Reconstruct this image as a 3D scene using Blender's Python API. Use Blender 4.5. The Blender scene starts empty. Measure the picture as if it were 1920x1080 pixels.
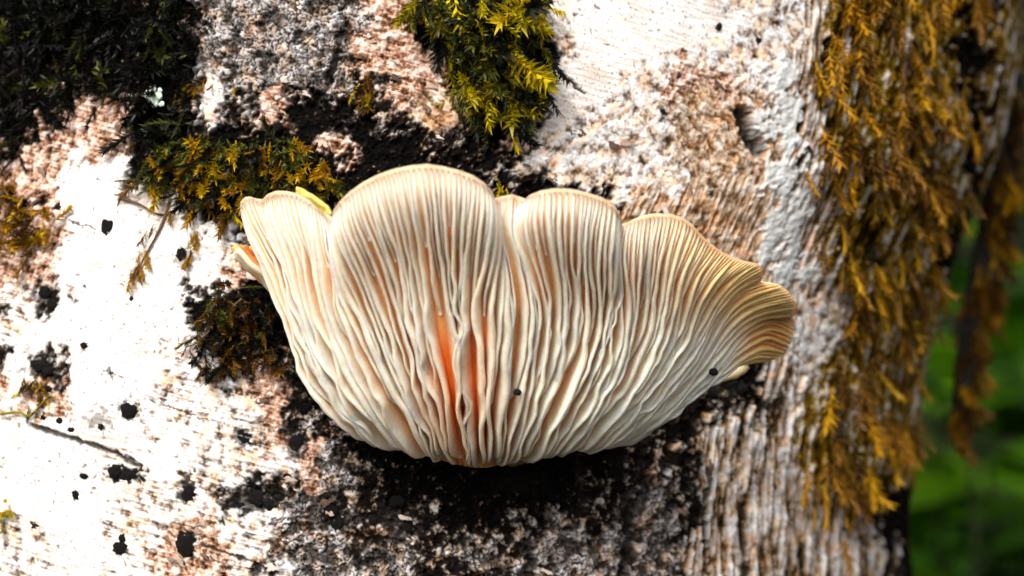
import bpy, math, random
import numpy as np
from mathutils import Vector, Matrix

random.seed(7)
rng = np.random.default_rng(11)
SC = bpy.context.scene
COL = SC.collection

# ------------------------------------------------------------------ camera, sky, sun, exposure
D = 0.40                 # camera to reference plane y = 0 (metres)
U = 0.183 / 1920         # metres per photograph pixel on that plane
H = 0.90                 # camera height over the ground
cam = bpy.data.cameras.new('camera')
cam.sensor_width = 36.0
cam.lens = 36.0 * D / 0.183
cam.clip_start = 0.01
cam.clip_end = 400.0
cam.dof.use_dof = True
cam.dof.focus_distance = D + 0.026
cam.dof.aperture_fstop = 11.5
camo = bpy.data.objects.new('camera', cam)
COL.objects.link(camo)
camo.location = (0, -D, H)
camo.rotation_euler = (math.pi / 2, 0, 0)
SC.camera = camo

SUN_DIR = Vector((-0.32, -0.90, 0.88)).normalized()      # towards the sun
world = bpy.data.worlds.new('World')
SC.world = world
world.use_nodes = True
wn = world.node_tree
wn.nodes.clear()
wo = wn.nodes.new('ShaderNodeOutputWorld')
wb = wn.nodes.new('ShaderNodeBackground')
ws = wn.nodes.new('ShaderNodeTexSky')
ws.sky_type = 'NISHITA'
ws.sun_disc = False
ws.sun_elevation = math.asin(SUN_DIR.z)
ws.sun_rotation = math.atan2(SUN_DIR.x, SUN_DIR.y)
ws.dust_density = 6.0
ws.air_density = 1.0
ws.ozone_density = 1.0
wb.inputs['Strength'].default_value = 0.12
whs = wn.nodes.new('ShaderNodeHueSaturation')          # cloud cover: a paler, nearly neutral sky
whs.inputs['Saturation'].default_value = 0.35
wn.links.new(ws.outputs[0], whs.inputs['Color'])
wn.links.new(whs.outputs[0], wb.inputs['Color'])
wn.links.new(wb.outputs[0], wo.inputs['Surface'])

sun = bpy.data.lights.new('sun', 'SUN')
sun.energy = 1.5
sun.angle = math.radians(14)
sun.color = (1.0, 0.94, 0.86)
suno = bpy.data.objects.new('sun', sun)
COL.objects.link(suno)
suno.rotation_euler = SUN_DIR.to_track_quat('Z', 'Y').to_euler()
suno.location = (-2, -3, 5)

SC.view_settings.view_transform = 'Standard'
SC.view_settings.look = 'None'
SC.view_settings.gamma = 1.0
SC.view_settings.exposure = 0.95
SC.view_settings.use_curve_mapping = False
SC.cycles.use_denoising = True
SC.cycles.max_bounces = 8

# ------------------------------------------------------------------ helpers
def tag(o, label=None, cat=None, group=None, kind=None):
    if label: o['label'] = label
    if cat: o['category'] = cat
    if group: o['group'] = group
    if kind: o['kind'] = kind
    return o

def empty(name, loc, label=None, cat=None, group=None):
    o = bpy.data.objects.new(name, None)
    o.empty_display_size = 0.01
    COL.objects.link(o)
    o.location = loc
    return tag(o, label, cat, group)

def link(name, me, parent=None, mat=None):
    if mat is not None and not me.materials:
        me.materials.append(mat)
    o = bpy.data.objects.new(name, me)
    COL.objects.link(o)
    if parent is not None:
        o.parent = parent
        L = Vector()
        p = parent
        while p is not None:
            L += p.location
            p = p.parent
        o.location = -L          # meshes are written in world coordinates
    return o

def mesh_np(name, verts, quads=None, tris=None, smooth=True):
    me = bpy.data.meshes.new(name)
    verts = np.asarray(verts, dtype=np.float32)
    me.vertices.add(len(verts))
    me.vertices.foreach_set('co', verts.ravel())
    loops, starts, n = [], [], 0
    if quads is not None and len(quads):
        q = np.asarray(quads, dtype=np.int32)
        loops.append(q.ravel()); starts.append(n + 4 * np.arange(len(q))); n += q.size
    if tris is not None and len(tris):
        t = np.asarray(tris, dtype=np.int32)
        loops.append(t.ravel()); starts.append(n + 3 * np.arange(len(t))); n += t.size
    loops = np.concatenate(loops); starts = np.concatenate(starts)
    me.loops.add(len(loops))
    me.loops.foreach_set('vertex_index', loops.astype(np.int32))
    me.polygons.add(len(starts))
    me.polygons.foreach_set('loop_start', starts.astype(np.int32))
    if smooth:
        me.polygons.foreach_set('use_smooth', np.ones(len(starts), dtype=bool))
    me.update(calc_edges=True)
    me.validate()
    return me

def grid_quads(nu, nv, off=0, flip=False):
    i = np.arange(nu - 1)[:, None] * nv + np.arange(nv - 1)[None, :] + off
    a, b, c, d = i, i + nv, i + nv + 1, i + 1
    q = np.stack([a, b, c, d] if not flip else [a, d, c, b], -1)
    return q.reshape(-1, 4)

def color_attr(me, name, rgb):
    at = me.color_attributes.new(name, 'FLOAT_COLOR', 'POINT')
    c = np.ones((len(rgb), 4), dtype=np.float32)
    c[:, :3] = rgb
    at.data.foreach_set('color', c.ravel())

def sstep(a, b, x):
    t = np.clip((x - a) / (b - a), 0, 1)
    return t * t * (3 - 2 * t)

# --- numpy noise
def _hash(ix, iy, seed):
    h = (ix.astype(np.int64) * 374761393 + iy.astype(np.int64) * 668265263 + seed * 974634777) & 0xFFFFFFFF
    h = ((h ^ (h >> 13)) * 1274126177) & 0xFFFFFFFF
    h = ((h ^ (h >> 16)) * 2246822519) & 0xFFFFFFFF
    return (h ^ (h >> 15)) & 0xFFFFFFFF

def pnoise(x, y, seed=0):
    x0 = np.floor(x); y0 = np.floor(y)
    fx = x - x0; fy = y - y0
    ix = x0.astype(np.int64); iy = y0.astype(np.int64)
    ux = fx * fx * fx * (fx * (fx * 6 - 15) + 10)
    uy = fy * fy * fy * (fy * (fy * 6 - 15) + 10)
    def g(dx, dy):
        a = _hash(ix + dx, iy + dy, seed) * (2 * math.pi / 4294967296.0)
        return np.cos(a) * (fx - dx) + np.sin(a) * (fy - dy)
    n00, n10, n01, n11 = g(0, 0), g(1, 0), g(0, 1), g(1, 1)
    return ((n00 * (1 - ux) + n10 * ux) * (1 - uy) + (n01 * (1 - ux) + n11 * ux) * uy) * 1.5

def fbm(x, y, seed=0, octv=4, gain=0.5):
    s = np.zeros_like(x); a = 1.0; tot = 0
    for k in range(octv):
        s += a * pnoise(x * 2 ** k + 13.7 * k, y * 2 ** k - 7.3 * k, seed + k)
        tot += a; a *= gain
    return s / tot

def worley(x, y, seed=0):
    x0 = np.floor(x); y0 = np.floor(y)
    f1 = np.full(x.shape, 9.0); f2 = np.full(x.shape, 9.0); idv = np.zeros(x.shape)
    for dx in (-1, 0, 1):
        for dy in (-1, 0, 1):
            ix = (x0 + dx).astype(np.int64); iy = (y0 + dy).astype(np.int64)
            h = _hash(ix, iy, seed)
            px = ix + (h & 0xFFFF) / 65536.0
            py = iy + ((h >> 16) & 0xFFFF) / 65536.0
            d = np.hypot(px - x, py - y)
            m = d < f1
            f2 = np.where(m, f1, np.minimum(f2, d))
            idv = np.where(m, (_hash(ix, iy, seed + 5) & 0xFFFF) / 65536.0, idv)
            f1 = np.where(m, d, f1)
    return f1, f2, idv

# --- materials
def new_mat(name):
    m = bpy.data.materials.new(name)
    m.use_nodes = True
    nt = m.node_tree
    nt.nodes.clear()
    out = nt.nodes.new('ShaderNodeOutputMaterial')
    b = nt.nodes.new('ShaderNodeBsdfPrincipled')
    nt.links.new(b.outputs[0], out.inputs['Surface'])
    return m, nt, b, out

def nz(nt, scale, detail=4, rough=0.6, coord=None):
    n = nt.nodes.new('ShaderNodeTexNoise')
    n.inputs['Scale'].default_value = scale
    n.inputs['Detail'].default_value = detail
    n.inputs['Roughness'].default_value = rough
    if coord is not None:
        nt.links.new(coord, n.inputs['Vector'])
    return n

def ramp(nt, fac, stops):
    r = nt.nodes.new('ShaderNodeValToRGB')
    e = r.color_ramp.elements
    while len(e) < len(stops):
        e.new(0.5)
    for el, (p, c) in zip(e, stops):
        el.position = p
        el.color = (*c, 1) if len(c) == 3 else c
    nt.links.new(fac, r.inputs['Fac'])
    return r

def mixc(nt, a, b, fac, mode='MIX'):
    m = nt.nodes.new('ShaderNodeMix')
    m.data_type = 'RGBA'
    m.blend_type = mode
    for sock, v in ((m.inputs[6], a), (m.inputs[7], b)):
        if hasattr(v, 'is_linked') or hasattr(v, 'links'):
            nt.links.new(v, sock)
        else:
            sock.default_value = (*v, 1)
    if isinstance(fac, (int, float)):
        m.inputs[0].default_value = fac
    else:
        nt.links.new(fac, m.inputs[0])
    return m.outputs[2]

def bump(nt, height, bsdf, strength, dist):
    b = nt.nodes.new('ShaderNodeBump')
    b.inputs['Strength'].default_value = strength
    b.inputs['Distance'].default_value = dist
    nt.links.new(height, b.inputs['Height'])
    nt.links.new(b.outputs[0], bsdf.inputs['Normal'])
    return b

def objco(nt):
    t = nt.nodes.new('ShaderNodeTexCoord')
    return t.outputs['Object']

def mat_bark():
    m, nt, b, o = new_mat('birch_bark')
    co = objco(nt)
    at = nt.nodes.new('ShaderNodeAttribute'); at.attribute_name = 'tint'
    n = nz(nt, 2600, 5, 0.7, co)
    r = ramp(nt, n.outputs[0], [(0.30, (0.55, 0.52, 0.5)), (0.5, (1, 1, 1)), (0.72, (1.12, 1.1, 1.08))])
    c = mixc(nt, at.outputs['Color'], r.outputs[0], 0.8, 'MULTIPLY')
    nt.links.new(c, b.inputs['Base Color'])
    b.inputs['Roughness'].default_value = 0.85
    b.inputs['Specular IOR Level'].default_value = 0.02
    bump(nt, n.outputs[0], b, 0.5, 0.0003)
    return m

def mat_noise(name, stops, scale, rough=0.7, bumpd=0.0003, bstr=0.5, sss=0.0, spec=0.3, detail=4):
    m, nt, b, o = new_mat(name)
    co = objco(nt)
    n = nz(nt, scale, detail, 0.6, co)
    r = ramp(nt, n.outputs[0], stops)
    nt.links.new(r.outputs[0], b.inputs['Base Color'])
    b.inputs['Roughness'].default_value = rough
    b.inputs['Specular IOR Level'].default_value = spec
    if sss:
        b.inputs['Subsurface Weight'].default_value = sss
        b.inputs['Subsurface Radius'].default_value = (1.0, 0.55, 0.25)
        b.inputs['Subsurface Scale'].default_value = 0.002
    if bumpd:
        bump(nt, n.outputs[0], b, bstr, bumpd)
    return m

def mat_leafy(name, cols, transl=0.35, rough=0.5, scale=500):
    """foliage whose tone varies from leaf to leaf (Object Info random) and along it"""
    m, nt, b, o = new_mat(name)
    co = objco(nt)
    oi = nt.nodes.new('ShaderNodeObjectInfo')
    n = nz(nt, scale, 3, 0.5, co)
    ad = nt.nodes.new('ShaderNodeMath'); ad.operation = 'MULTIPLY_ADD'
    nt.links.new(n.outputs[0], ad.inputs[0]); ad.inputs[1].default_value = 0.8
    sb = nt.nodes.new('ShaderNodeMath'); sb.operation = 'MULTIPLY_ADD'
    nt.links.new(oi.outputs['Random'], sb.inputs[0]); sb.inputs[1].default_value = 0.7; sb.inputs[2].default_value = -0.25
    nt.links.new(sb.outputs[0], ad.inputs[2])
    k = len(cols)
    r = ramp(nt, ad.outputs[0], [(0.1 + 0.8 * i / (k - 1), c) for i, c in enumerate(cols)])
    nt.links.new(r.outputs[0], b.inputs['Base Color'])
    b.inputs['Roughness'].default_value = rough
    b.inputs['Specular IOR Level'].default_value = 0.35
    tr = nt.nodes.new('ShaderNodeBsdfTranslucent')
    nt.links.new(r.outputs[0], tr.inputs['Color'])
    mx = nt.nodes.new('ShaderNodeMixShader')
    mx.inputs[0].default_value = transl
    nt.links.new(b.outputs[0], mx.inputs[1]); nt.links.new(tr.outputs[0], mx.inputs[2])
    nt.links.new(mx.outputs[0], o.inputs['Surface'])
    return m

def mat_fungus(name, rough=0.55, sss=0.55):
    m, nt, b, o = new_mat(name)
    co = objco(nt)
    at = nt.nodes.new('ShaderNodeAttribute'); at.attribute_name = 'tint'
    n = nz(nt, 900, 4, 0.6, co)
    r = ramp(nt, n.outputs[0], [(0.3, (0.82, 0.78, 0.72)), (0.6, (1, 1, 1))])
    c = mixc(nt, at.outputs['Color'], r.outputs[0], 0.7, 'MULTIPLY')
    nt.links.new(c, b.inputs['Base Color'])
    b.inputs['Roughness'].default_value = rough
    b.inputs['Specular IOR Level'].default_value = 0.3
    b.inputs['Subsurface Weight'].default_value = sss
    b.inputs['Subsurface Radius'].default_value = (1.0, 0.5, 0.2)
    b.inputs['Subsurface Scale'].default_value = 0.0048
    bump(nt, n.outputs[0], b, 0.25, 0.0002)
    return m

M_BARK = mat_bark()
M_GILL = mat_fungus('gill_flesh')
M_CAP = mat_fungus('cap_flesh', 0.5, 0.6)
M_WART = mat_noise('black_crust', [(0.35, (0.004, 0.004, 0.004)), (0.62, (0.012, 0.009, 0.008)), (0.85, (0.10, 0.08, 0.07))], 1800, 0.6, 0.0006, 0.9, spec=0.2)
M_PIT = mat_noise('rot_hole', [(0.3, (0.003, 0.003, 0.003)), (0.8, (0.05, 0.02, 0.008))], 1200, 0.9, 0.0004)
M_FLAKE = mat_leafy('bark_flake', [(0.02, 0.012, 0.008), (0.16, 0.09, 0.06), (0.38, 0.28, 0.22), (0.58, 0.52, 0.48)], 0.08, 0.75, 900)
M_MOSS_Y = mat_leafy('yellow_green_moss', [(0.04, 0.03, 0.001), (0.26, 0.22, 0.002), (0.54, 0.45, 0.005), (0.68, 0.48, 0.006)])
M_MOSS_G = mat_leafy('golden_moss', [(0.04, 0.017, 0.001), (0.26, 0.12, 0.002), (0.50, 0.27, 0.003), (0.52, 0.38, 0.006)])
M_MOSS_D = mat_leafy('shade_toned_moss', [(0.001, 0.0012, 0.0003), (0.002, 0.0025, 0.0005), (0.006, 0.007, 0.001), (0.13, 0.14, 0.012)], 0.1)  # moss with deep shade put into its colour, rare tips left olive
M_MOSS_B = mat_leafy('brown_moss', [(0.02, 0.009, 0.002), (0.08, 0.035, 0.005), (0.20, 0.09, 0.008), (0.26, 0.16, 0.01)])
M_MOSS_R = mat_leafy('rust_gold_moss', [(0.02, 0.008, 0.001), (0.19, 0.08, 0.002), (0.42, 0.20, 0.003), (0.52, 0.31, 0.005)])
M_SHADE_BLACK = mat_noise('deep_shade_black', [(0.3, (0.003, 0.003, 0.002)), (0.7, (0.014, 0.010, 0.006)), (0.9, (0.07, 0.045, 0.03))], 900, 0.8, 0.0006, 0.8)  # near-black colour meant for deep shade, worn by the hanging strip
M_LICHEN = mat_noise('pale_lichen', [(0.3, (0.45, 0.55, 0.45)), (0.6, (0.75, 0.82, 0.70))], 1500, 0.7, 0.0002, sss=0.2)
M_SLIVER = mat_noise('yellow_leaf', [(0.3, (0.62, 0.48, 0.08)), (0.6, (0.80, 0.66, 0.18))], 1200, 0.6, 0.0002, sss=0.2)
M_SPECK = mat_noise('black_speck', [(0.3, (0.004, 0.004, 0.005)), (0.8, (0.01, 0.01, 0.01))], 2500, 0.6, 0.0001, spec=0.08)
M_LEAF = mat_leafy('undergrowth_leaf', [(0.006, 0.025, 0.002), (0.04, 0.13, 0.003), (0.10, 0.27, 0.004), (0.18, 0.38, 0.006)], 0.45, 0.45, 60)
M_STEM = mat_noise('green_stem', [(0.3, (0.02, 0.04, 0.01)), (0.7, (0.06, 0.09, 0.02))], 200, 0.6, 0.0003)
M_GROUND = mat_noise('forest_floor', [(0.25, (0.002, 0.003, 0.0015)), (0.5, (0.005, 0.006, 0.003)), (0.75, (0.010, 0.014, 0.004))], 9, 0.95, 0.02, 0.6, detail=8, spec=0.05)
M_TWIG = mat_noise('dry_twig', [(0.3, (0.05, 0.025, 0.01)), (0.7, (0.20, 0.11, 0.04))], 900, 0.75, 0.0003)

# ------------------------------------------------------------------ trunk surface (analytic)
TX, TY, TR = -0.048, 0.185, 0.15
def tx(z):                      # axis x at height z relative to the camera height
    return TX + 0.027 * 0.5 * (1 + np.tanh((z - 0.012) / 0.032))
def front(x, z):
    d = np.clip((x - tx(z)) / TR, -0.995, 0.995)
    return TY - TR * np.sqrt(1 - d * d)
def P(px, py, y):
    k = U * (D + y) / D
    return Vector(((px - 960) * k, y, H - (py - 540) * k))
def hit(px, py):
    """point of the trunk seen at a photograph pixel, with its outward normal"""
    y = 0.04
    for _ in range(40):
        k = U * (D + y) / D
        x = (px - 960) * k; z = -(py - 540) * k
        y = 0.6 * y + 0.4 * float(front(np.float64(x), np.float64(z)))
    th = math.asin(max(-0.995, min(0.995, (x - float(tx(np.float64(z)))) / TR)))
    return Vector((x, y, H + z)), Vector((math.sin(th), -math.cos(th), 0)), th
def to_px(x, y, z):
    k = U * (D + y) / D
    return x / k + 960, 540 - z / k

# bark type map, one letter for 60 photograph pixels (turned onto the surface below)
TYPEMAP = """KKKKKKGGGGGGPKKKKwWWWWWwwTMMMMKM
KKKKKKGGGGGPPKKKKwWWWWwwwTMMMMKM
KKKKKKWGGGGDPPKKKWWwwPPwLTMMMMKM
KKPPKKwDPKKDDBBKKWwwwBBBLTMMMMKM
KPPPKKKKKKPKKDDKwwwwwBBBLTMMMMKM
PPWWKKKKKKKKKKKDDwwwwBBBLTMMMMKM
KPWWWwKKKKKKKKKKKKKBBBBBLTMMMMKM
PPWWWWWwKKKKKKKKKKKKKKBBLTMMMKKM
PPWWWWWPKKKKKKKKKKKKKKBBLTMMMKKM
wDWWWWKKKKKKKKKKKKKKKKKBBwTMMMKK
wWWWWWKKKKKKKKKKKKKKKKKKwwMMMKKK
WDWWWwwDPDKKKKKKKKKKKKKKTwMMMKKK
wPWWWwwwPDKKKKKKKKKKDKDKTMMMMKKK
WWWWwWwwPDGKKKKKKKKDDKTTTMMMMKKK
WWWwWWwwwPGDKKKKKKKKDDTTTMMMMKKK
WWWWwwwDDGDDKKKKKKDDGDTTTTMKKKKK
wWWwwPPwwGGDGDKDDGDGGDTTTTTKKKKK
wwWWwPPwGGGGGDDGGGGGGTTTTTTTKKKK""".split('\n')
TM = np.array([[ord(c) for c in r] for r in TYPEMAP])
TYPES = 'WwPGKBLMDT'

def type_weights(px, py, sharp=3.0):
    """soft weight of each bark type at (warped) photograph pixels"""
    gx = px / 60 - 0.5; gy = py / 60 - 0.5
    gx = np.abs(gx); gy = np.abs(gy)
    gx = np.where(gx > 31, 62 - gx, gx); gy = np.where(gy > 17, 34 - gy, gy)
    gx = np.clip(gx, 0, 30.999); gy = np.clip(gy, 0, 16.999)
    ix = gx.astype(int); iy = gy.astype(int)
    fx = gx - ix; fy = gy - iy
    fx = fx * fx * (3 - 2 * fx); fy = fy * fy * (3 - 2 * fy)
    W = {}
    for c in TYPES:
        I = (TM == ord(c)).astype(float)
        W[c] = ((I[iy, ix] * (1 - fx) + I[iy, ix + 1] * fx) * (1 - fy)
                + (I[iy + 1, ix] * (1 - fx) + I[iy + 1, ix + 1] * fx) * fy) ** sharp
    tot = sum(W.values()) + 1e-6
    return {c: W[c] / tot for c in TYPES}

def lerp(a, b, t):
    return a + (b - a) * t[..., None]

def ramp_np(t, stops):
    t = np.asarray(t)
    out = np.empty(t.shape + (3,))
    ps = [s[0] for s in stops]
    for k in range(3):
        out[..., k] = np.interp(t, ps, [s[1][k] for s in stops])
    return out

# cracks and dark stains with a shape of their own: (points px, half width px, depth mm)
CRACKS = [([(60, 800), (130, 822), (210, 848), (260, 872)], 5, 0.9),
          ([(1035, 125), (1065, 150), (1095, 175)], 3, 0.5),
          ([(640, 60), (630, 110), (612, 160), (590, 200)], 7, 1.0),
          ([(1393, 212), (1402, 245), (1422, 285)], 13, 3.2),
          ([(280, 750), (330, 768), (400, 790)], 1.5, 0.15),
          ([(180, 430), (150, 420), (130, 416)], 1.5, 0.15),
          ([(380, 1020), (450, 1045), (520, 1075)], 3, 0.4),
          ([(1210, 760), (1200, 840), (1205, 900)], 9, 1.5),
          ([(1255, 700), (1262, 790), (1250, 880)], 8, 1.5),
          ([(1305, 720), (1300, 800)], 9, 1.5),
          ([(1330, 880), (1322, 990), (1330, 1080)], 4, 0.8),
          ([(1400, 900), (1392, 1000), (1400, 1090)], 4, 0.8),
          ([(1180, 930), (1185, 1010), (1170, 1080)], 10, 1.4),
          ([(1085, 850), (1100, 930), (1090, 960)], 9, 1.4),
          ([(1560, 80), (1555, 140), (1548, 200)], 12, 2.0),
          ([(1640, 470), (1655, 520), (1645, 560)], 14, 2.0)]
STAINS = [(475, 940, 60, 34, 0.9), (350, 1020, 24, 32, 1.0), (625, 965, 24, 40, 1.0), (350, 915, 20, 34, 0.95), (235, 888, 50, 16, 1.0),
          (185, 788, 30, 26, 0.6), (345, 488, 26, 28, 0.55), (88, 560, 34, 34, 0.6), (72, 695, 38, 18, 0.9), (555, 832, 26, 40, 0.8),
          (735, 965, 46, 40, 0.9), (760, 1010, 30, 24, 0.8), (690, 1040, 30, 20, 0.7), (1245, 215, 18, 14, 0.7), (1330, 350, 14, 16, 0.8),
          (1475, 640, 10, 16, 0.5), (1370, 725, 50, 22, 0.95), (1455, 760, 26, 20, 0.8), (1410, 800, 22, 14, 0.7), (240, 770, 26, 24, 0.8),
          (457, 822, 26, 26, 0.8), (1160, 860, 30, 30, 0.7), (980, 900, 60, 30, 0.8), (205, 700, 14, 8, 0.8), (490, 800, 24, 18, 0.5)]

def build_trunk():
    # angles: fine where the bark faces the camera, coarser round the back
    th_f = np.arange(-0.64, 0.75, 0.00022 / TR)
    th_m = np.arange(th_f[-1] + 0.0003 / TR, 1.62, 0.00038 / TR)
    th_b = np.linspace(th_m[-1] + 0.03, 2 * math.pi - 0.64 - 0.03, 70)
    th = np.concatenate([th_f, th_m, th_b])
    nfine = len(th_f) + len(th_m)
    z_f = np.arange(-0.064, 0.064, 0.00023)
    g = np.geomspace(0.0008, 0.10, 40)
    dn = z_f[0] - np.cumsum(g); dn = dn[dn > -H - 0.08]
    dn = np.append(dn, -H - 0.12)
    g2 = np.geomspace(0.0008, 0.12, 55)
    up = z_f[-1] + np.cumsum(g2)
    zz = np.concatenate([dn[::-1], z_f, up])
    T, Z = np.meshgrid(th, zz, indexing='ij')
    nu, nv = T.shape
    cover = (sstep(-0.67, -0.62, T) * (1 - sstep(1.55, 1.64, T)) * (1 - sstep(0.060, 0.072, np.abs(Z))))
    a = TR * T * 1000; b = Z * 1000            # surface coordinates in millimetres
    X0 = tx(Z) + TR * np.sin(T); Y0 = TY - TR * np.cos(T)
    px, py = to_px(X0, np.minimum(Y0, TY), Z)
    w1 = fbm(a / 7, b / 7, 1, 4); w2 = fbm(a / 7, b / 7, 9, 4)
    w3 = fbm(a / 1.6, b / 1.6, 21, 3); w4 = fbm(a / 1.6, b / 1.6, 31, 3)
    wx = px + 75 * w1 + 34 * w3; wy = py + 75 * w2 + 34 * w4
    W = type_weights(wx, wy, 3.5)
    # noises
    ca, sa = math.cos(math.radians(-13)), math.sin(math.radians(-13))
    al = a * ca + b * sa; bl = -a * sa + b * ca
    cb, sb = math.cos(math.radians(-38)), math.sin(math.radians(-38))
    ad = a * cb + b * sb; bd = -a * sb + b * cb
    nm = fbm(a / 2.4, b / 2.4, 41, 5, 0.6)
    nf = fbm(a / 0.75, b / 0.75, 51, 3, 0.6)
    nl = fbm(a / 12, b / 12, 61, 3)
    gl = fbm(al / 7, bl / 0.55, 71, 4, 0.6)
    gd = 0.65 * fbm(ad / 4.5 + 0.8 * w3, bd / 0.75 + 2.6 * w1 + 0.7 * w4, 81, 4, 0.6) + 0.5 * fbm(ad / 7, bd / 2.0 + 2.0 * w2, 85, 4, 0.6)
    gw = np.where(px > 880 + 120 * w1, gd, gl)
    blot = sstep(0.02, 0.28, fbm(a / 3.6, b / 3.6, 141, 4, 0.6) + 0.16 * sstep(780, 960, py))
    gv = fbm(a / 0.9, b / 9, 91, 4, 0.6)
    gv2 = fbm(a / 3.2, b / 18, 95, 3, 0.5)
    hue = fbm(a / 3.0, b / 4.0, 161, 4, 0.6); hue2 = fbm(a / 5.0, b / 5.0, 171, 4, 0.6)
    c1, c2, cid = worley(a / 1.0 + 1.1 * w3, b / 1.0 + 1.1 * w4, 101)
    e1, e2, eid = worley(a / 1.15, b / 1.15, 151)
    d1, d2, did = worley(a / 1.9 + 0.8 * w3, b / 1.9 + 0.8 * w4, 111)
    gap = sstep(0.02, 0.22, c2 - c1); gap2 = sstep(0.03, 0.25, d2 - d1)
    C, Hh = {}, {}
    # W: papery white bark with pin specks, fine grain and faint pink
    base = ramp_np(0.5 + 1.35 * gl + 0.7 * nl + 0.3 * nf, [(0, (0.60, 0.50, 0.44)), (0.35, (0.72, 0.66, 0.62)), (0.7, (0.82, 0.80, 0.78)), (1, (0.88, 0.88, 0.87))])
    speck = sstep(0.36, 0.48, nf + 0.40 * nm) * 0.9
    spot = (1 - sstep(0.05, 0.20, d1)) * (did > 0.62)
    dots = (1 - sstep(0.06, 0.16, e1)) * (eid > 0.52) * sstep(-0.35, 0.05, nl + 0.4 * nm)
    speck = np.maximum(speck, 0.8 * dots)
    C['W'] = lerp(lerp(base, np.array((0.16, 0.11, 0.08)), speck), np.array((0.04, 0.03, 0.025)), spot * 0.9)
    Hh['W'] = 0.16 * gl + 0.06 * nf - 0.15 * speck
    # w: greyer, more broken white
    t = 0.52 + 0.95 * nm + 0.6 * gw + 0.35 * nf
    C['w'] = ramp_np(t, [(0.0, (0.03, 0.025, 0.02)), (0.22, (0.20, 0.15, 0.12)), (0.42, (0.55, 0.48, 0.43)), (0.6, (0.75, 0.72, 0.70)), (1, (0.84, 0.83, 0.82))])
    Hh['w'] = 0.45 * gw + 0.35 * nm + 0.1 * nf
    # P: pinkish brown crumbling bark
    t = 0.5 + 0.8 * nm + 0.5 * nf + 0.5 * gl
    C['P'] = ramp_np(t, [(0.05, (0.012, 0.008, 0.006)), (0.28, (0.16, 0.07, 0.035)), (0.5, (0.47, 0.28, 0.19)), (0.68, (0.66, 0.48, 0.40)), (1, (0.78, 0.72, 0.68))])
    Hh['P'] = 0.9 * nm + 0.3 * nf + 0.4 * gl
    # G: granular grey
    t = 0.10 + 0.6 * cid + 0.75 * nm + 0.3 * nf
    C['G'] = lerp(np.broadcast_to(np.array((0.012, 0.009, 0.007)), a.shape + (3,)),
                  ramp_np(t, [(0.0, (0.05, 0.04, 0.035)), (0.3, (0.28, 0.24, 0.22)), (0.6, (0.46, 0.42, 0.41)), (1, (0.70, 0.68, 0.68))]), gap * (1 - 0.85 * blot))
    Hh['G'] = 0.45 * gap - 0.6 * blot + 0.7 * nm + 0.35 * (cid - 0.5)
    # K: black mossy soil, with deep shade under moss and mushroom painted in
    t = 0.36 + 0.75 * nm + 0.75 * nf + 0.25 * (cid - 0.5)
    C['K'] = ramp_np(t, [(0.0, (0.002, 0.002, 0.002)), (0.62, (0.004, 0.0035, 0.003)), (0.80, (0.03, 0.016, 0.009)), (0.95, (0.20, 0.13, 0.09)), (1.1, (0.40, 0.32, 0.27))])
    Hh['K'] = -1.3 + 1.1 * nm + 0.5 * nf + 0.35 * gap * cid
    # B: tan fibrous wood
    gb = np.where(py > 330, 0.3 * gd + 0.7 * gv, gd)
    t = 0.5 + 0.9 * gb + 0.5 * nm + 0.25 * nf
    C['B'] = ramp_np(t, [(0.05, (0.02, 0.012, 0.008)), (0.3, (0.18, 0.10, 0.05)), (0.52, (0.46, 0.33, 0.23)), (0.75, (0.66, 0.56, 0.47)), (1, (0.78, 0.74, 0.70))])
    Hh['B'] = 0.8 * gb + 0.5 * nm
    # L: bluish white crust lichen
    t = 0.55 + 0.85 * nm + 0.4 * nf
    C['L'] = ramp_np(t, [(0.1, (0.20, 0.19, 0.17)), (0.4, (0.56, 0.57, 0.56)), (0.7, (0.66, 0.68, 0.68)), (1, (0.80, 0.81, 0.81))])
    Hh['L'] = 0.5 + 0.5 * nm + 0.15 * nf
    # M: golden moss ground
    t = 0.42 + 0.8 * gv + 0.9 * gv2 + 0.8 * nm + 0.2 * nf
    C['M'] = ramp_np(t, [(0.0, (0.006, 0.004, 0.001)), (0.3, (0.06, 0.03, 0.003)), (0.55, (0.20, 0.11, 0.006)), (0.72, (0.30, 0.19, 0.012)), (0.8, (0.45, 0.40, 0.35)), (1, (0.60, 0.57, 0.54))])
    Hh['M'] = 1.2 * gv + 1.0 * nm
    # D: black with grey crumbs
    t = -0.14 + 0.5 * did + 0.8 * nm + 0.35 * nf
    C['D'] = ramp_np(t * (0.4 + 0.6 * gap2), [(0.0, (0.005, 0.004, 0.004)), (0.2, (0.02, 0.014, 0.01)), (0.34, (0.22, 0.18, 0.15)), (0.5, (0.44, 0.40, 0.37)), (0.8, (0.62, 0.59, 0.56))])
    Hh['D'] = 1.0 * nm + 0.4 * gap2 - 0.5
    # T: vertical fissured grey-tan
    t = 0.46 + 0.85 * gv + 0.9 * gv2 + 0.6 * nm + 0.25 * nf
    C['T'] = ramp_np(t, [(0.0, (0.008, 0.006, 0.004)), (0.2, (0.06, 0.035, 0.015)), (0.34, (0.24, 0.15, 0.07)), (0.5, (0.36, 0.30, 0.26)), (0.72, (0.50, 0.46, 0.43)), (1, (0.72, 0.70, 0.69))])
    Hh['T'] = 1.2 * gv + 1.6 * gv2 + 0.5 * nm
    warm = sstep(0.05, 0.30, hue); cool = sstep(0.05, 0.30, -hue); rust = sstep(0.16, 0.34, hue2)
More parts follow.
